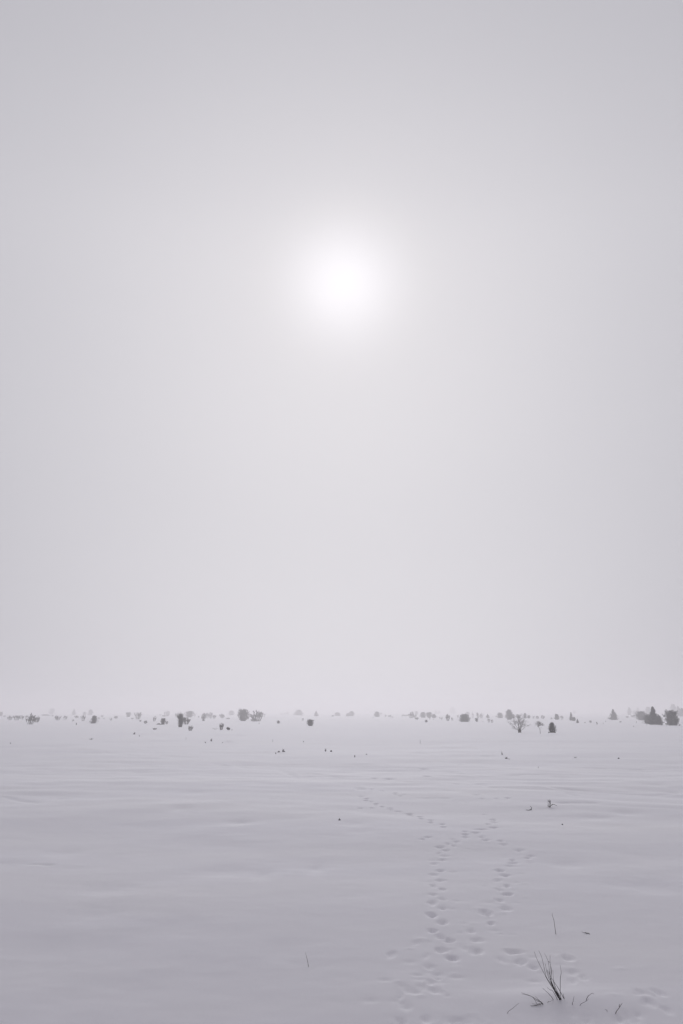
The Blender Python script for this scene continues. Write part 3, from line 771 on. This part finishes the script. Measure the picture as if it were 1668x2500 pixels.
# dense egg-shaped evergreen with snow on its boughs and a trailing low branch
x, y, z, zc = ground(1349.5, 1790.5); s = zc / F; rng = random.Random(21)
t = dense_plant('evergreen_tree', x, y, snow_z(x, y) - .02, 20 * s, 26 * s, 'egg', rng, 'dense dark egg-shaped evergreen with thin snow bands and a low branch trailing right', 'tree', GE, k=1.8)
for k in range(16):
    a = rng.uniform(math.pi, 2 * math.pi); tt = (.28, .42, .56, .70)[k % 4] + rng.uniform(-.02, .02)
    r = float(PROF['egg'](tt)) * 10 * s * .98
    c = Vector((math.cos(a) * r, math.sin(a) * r, tt * 26 * s))
    e = Vector((-math.sin(a), math.cos(a), rng.gauss(0, .1))) * s * rng.uniform(1.2, 2.6)
    sb = MB(); sb.tube([c - e, c + Vector((0, 0, .25 * s)), c + e], [s * .1, s * .35, s * .1], 5)
    sb.build('snow_cap', M_SNOW, t)
lb = MB(); 
for k in range(130):
    q = rng.random(); lb.leaf(Vector((6 * s + q * 9 * s, rng.gauss(0, .5) * s, max(.02, (1.4 - abs(q - .45) * 1.8) * s * rng.random()))), s * .55, rng)
lb.tube([Vector((4 * s, 0, s)), Vector((9 * s, 0, 1.3 * s)), Vector((15 * s, 0, .4 * s))], [s * .3, s * .25, s * .1], 4)
lb.build('low_branch', M_LEAF, t)

# ------------------------------------------------------------ foreground grass and sprigs
def stems(name, pix, origin, scale, base_px, label, cat, r0=.0020, group=None, material=None, slope=.10, seed=1, part='stem'):
    """stems given as photograph polylines, grown as round tapering stalks from the snow near base_px"""
    rng = random.Random(seed)
    bx, by, bz, zc0 = ground(*base_px)
    bz = snow_z(bx, by)
    t = thing(name, (bx, by, bz), label, cat, group) if len(pix) > 1 else None
    for l in pix:
        pts = [(origin[0] + a / scale, origin[1] + b / scale) for a, b in l]
        k = rng.uniform(-slope, slope)
        h0 = pts[0][1]
        P = []
        for (px, py) in pts:
            zc = zc0 + k * (h0 - py) / 100.0
            q = Vector((0, 0, EYE)) + ray(px, py) * zc
            if q.z < snow_z(q.x, q.y) + .003:          # a stem lying on the snow
                gx, gy, gz, _ = ground(px, py); q = Vector((gx, gy, snow_z(gx, gy) + .004))
            P.append(q)
        off = Vector((bx, by, bz))
        # set the foot into the snow
        foot = P[0].copy(); zs = snow_z(foot.x, foot.y)
        if abs(pts[0][0] - base_px[0]) < 10 and abs(pts[0][1] - base_px[1]) < 3.6:
            P.insert(0, Vector((foot.x, foot.y, min(foot.z, zs) - .03)))
        Q = [p - off for p in P]
        # smooth the polyline
        S = []
        for a in range(len(Q) - 1):
            p0 = Q[max(a - 1, 0)]; p1 = Q[a]; p2 = Q[a + 1]; p3 = Q[min(a + 2, len(Q) - 1)]
            for u in (0, .25, .5, .75):
                S.append(.5 * ((2 * p1) + (p2 - p0) * u + (2 * p0 - 5 * p1 + 4 * p2 - p3) * u * u + (3 * p1 - p0 - 3 * p2 + p3) * u**3))
        S.append(Q[-1])
        n = len(S)
        rad = [r0 * (1 - .62 * (i / (n - 1))) for i in range(n)]
        mb = MB(); mb.tube(S, rad, 6)
        if t: mb.build(part, material or M_GRASS, t, True)
        else:
            o = mb.build(name, material or M_GRASS, None, True); o.location = off; tag(o, label, cat, group)
    return t
Z5 = ((1200, 2280), 3.92)
stems('grass_clump', [
 [(660,625),(560,480),(490,350),(440,250),(410,170)], [(655,622),(575,490),(525,410),(500,300),(480,220),(452,160)],
 [(665,625),(590,490),(560,400),(545,270),(508,188)], [(655,620),(580,480),(570,350),(562,280),(545,262)],
 [(650,620),(576,465),(575,350),(562,280),(562,205)], [(640,610),(580,490),(540,400),(515,285)], [(663,625),(600,470),(588,345)],
 [(697,628),(640,520),(580,430),(535,345)], [(658,610),(660,430),(668,370),(657,298)], [(697,628),(688,575)], [(628,622),(585,545),(560,535),(533,512)],
 [(640,612),(600,540),(565,440),(530,350)], [(648,622),(610,550),(572,470),(558,360)], [(668,626),(630,570),(604,500),(590,450)]],
 *Z5, (1367, 2440), 'tall leaning clump of thin dark grass stems on a low snow mound, foreground', 'grass', .0017, 'dry grass in the foreground snow', seed=2)
stems('dry_stalk', [[(590,630),(545,570),(490,520)]], *Z5, (1350.5, 2441), 'short thin stem just left of the foot of the tall grass clump', 'stalk', .0020, 'dry grass in the foreground snow', M_GRASS)
stems('dry_stalk', [[(540,657),(560,647),(587,637)]], *Z5, (1338, 2448), 'faint stem lying flat on the snow left of the grass clump', 'stalk', .0014, 'dry grass in the foreground snow', M_STRAW)
stems('grass_sprig', [[(492,668),(430,625),(370,592),(320,574),(285,562)], [(492,668),(425,635),(385,600),(330,582),(290,575)], [(490,668),(455,635),(422,598)],
 [(492,670),(445,683),(420,640),(400,612)], [(492,672),(445,684),(405,690),(370,690)], [(470,676),(430,678),(388,668)], [(488,674),(430,690),(380,697)]],
 *Z5, (1325.5, 2451), 'dark arching sprig bent over toward the left of the tall grass clump', 'grass', .0015, 'dry grass in the foreground snow', slope=.03, seed=4)
stems('dry_stalk', [[(775,678),(783,640),(791,597)]], *Z5, (1397.5, 2453), 'short upright stem standing alone right of the tall grass clump', 'stalk', .0018, 'dry grass in the foreground snow')
stems('grass_sprig', [[(850,688),(905,645),(932,620)], [(905,645),(918,605),(945,580),(968,567),(982,578)], [(908,630),(925,598),(952,575),(972,566)]],
 *Z5, (1417, 2455.5), 'forked curling sprig right of the short upright stem', 'grass', .0015, 'dry grass in the foreground snow', slope=.03, seed=5)
stems('dry_stalk', [[(1107,742),(1100,728),(1086,721)]], *Z5, (1482, 2469), 'tiny hooked stem left of the slanting broken stick', 'stalk', .0014, 'dry grass in the foreground snow')
stems('broken_stick', [[(1190,762),(1225,705),(1252,662)], [(1228,700),(1222,688),(1230,672)]], *Z5, (1503.5, 2474.5), 'slanting broken stick, rightmost of the foreground stems', 'stick', .0026, 'dry grass in the foreground snow', M_STRAW, .02)
stems('dry_stalk', [[(155,758),(205,712),(240,680),(265,662)]], *Z5, (1239.5, 2473.5), 'pale slanting stem, lowest left of the arching sprig', 'stalk', .0014, 'dry grass in the foreground snow', M_STRAW)
Z6 = ((1200, 2180), 5.227)
stems('dry_stalk', [[(822,530),(810,440),(798,350),(780,295),(775,258)]], *Z6, (1357.5, 2281.5), 'tall thin lone stalk standing behind the tall grass clump', 'stalk', .0024, None, M_STRAW)
stems('twig_litter', [[(1240,524),(1210,515),(1195,500)], [(1250,530),(1235,520),(1190,512)], [(1215,520),(1180,508),(1150,495)], [(1225,524),(1205,512),(1200,505)]], *Z6, (1433, 2280), 'dark bit of twig lying on snow right of the tall lone stalk', 'twigs', .0024, None, M_GRASS, .01)
stems('dry_stalk', [[(1416,485),(1410,455),(1403,425)]], (0, 2100), 1.88, (753, 2358), 'thin grey stalk alone in the smooth foreground left of the tracks', 'stalk', .0020, None, M_STRAW)
Z3 = ((1248, 1840), 3.733)
stems('branched_twig', [[(355,490),(352,450),(349,418)], [(354,488),(338,482),(332,465)], [(357,486),(362,475),(388,462),(418,476)],
 [(355,470),(358,445),(354,420)], [(352,486),(344,478),(338,455),(337,430)], [(362,476),(375,462),(386,464)], [(353,445),(340,430),(334,420)], [(354,440),(362,428)]],
 *Z3, (1343, 1971.5), 'upright branched dark twig standing above the footprints, right side', 'twig', .006, None, M_GRASS, .05, part='branch')
stems('hooked_twig', [[(176,512),(186,502),(184,488),(176,478)], [(182,510),(160,514),(135,512)], [(184,508),(187,498)]],
 *Z3, (1295.5, 1976.5), 'small hooked twig curling out of the snow left of the branched twig', 'twig', .007, None, M_GRASS, .02, part='branch')
stems('twig_litter', [[(1557,381),(1557,377),(1558,372)], [(1562,380),(1560,376)], [(1556,380),(1558,378),(1560,375)]], (0, 1800), 1.88, (829, 2002), 'tiny dark twig bits alone on snow left of the footprint trails', 'twigs', .009, None, M_GRASS, .02)

# ------------------------------------------------------------ fog
hz = bpy.data.meshes.new('haze')
B, z0, z1 = 1660.0, -1.6, 13.0
hv = [(sx * B, sy * B, zz) for zz in (z0, z1) for sx, sy in ((-1, -1), (1, -1), (1, 1), (-1, 1))]
hz.from_pydata(hv, [], [(3, 2, 1, 0), (4, 5, 6, 7), (0, 1, 5, 4), (1, 2, 6, 5), (2, 3, 7, 6), (3, 0, 4, 7)])
hz.update()
hm = bpy.data.materials.new('haze'); hm.use_nodes = True
t = hm.node_tree; t.nodes.clear()
pv = t.nodes.new('ShaderNodeVolumePrincipled'); out = t.nodes.new('ShaderNodeOutputMaterial')
pv.inputs['Color'].default_value = (.995, .982, 1, 1)
pv.inputs['Density'].default_value = .0034
pv.inputs['Anisotropy'].default_value = .62
t.links.new(pv.outputs[0], out.inputs['Volume'])
hz.materials.append(hm)
ho = bpy.data.objects.new('haze', hz); scene.collection.objects.link(ho)
ho['kind'] = 'stuff'
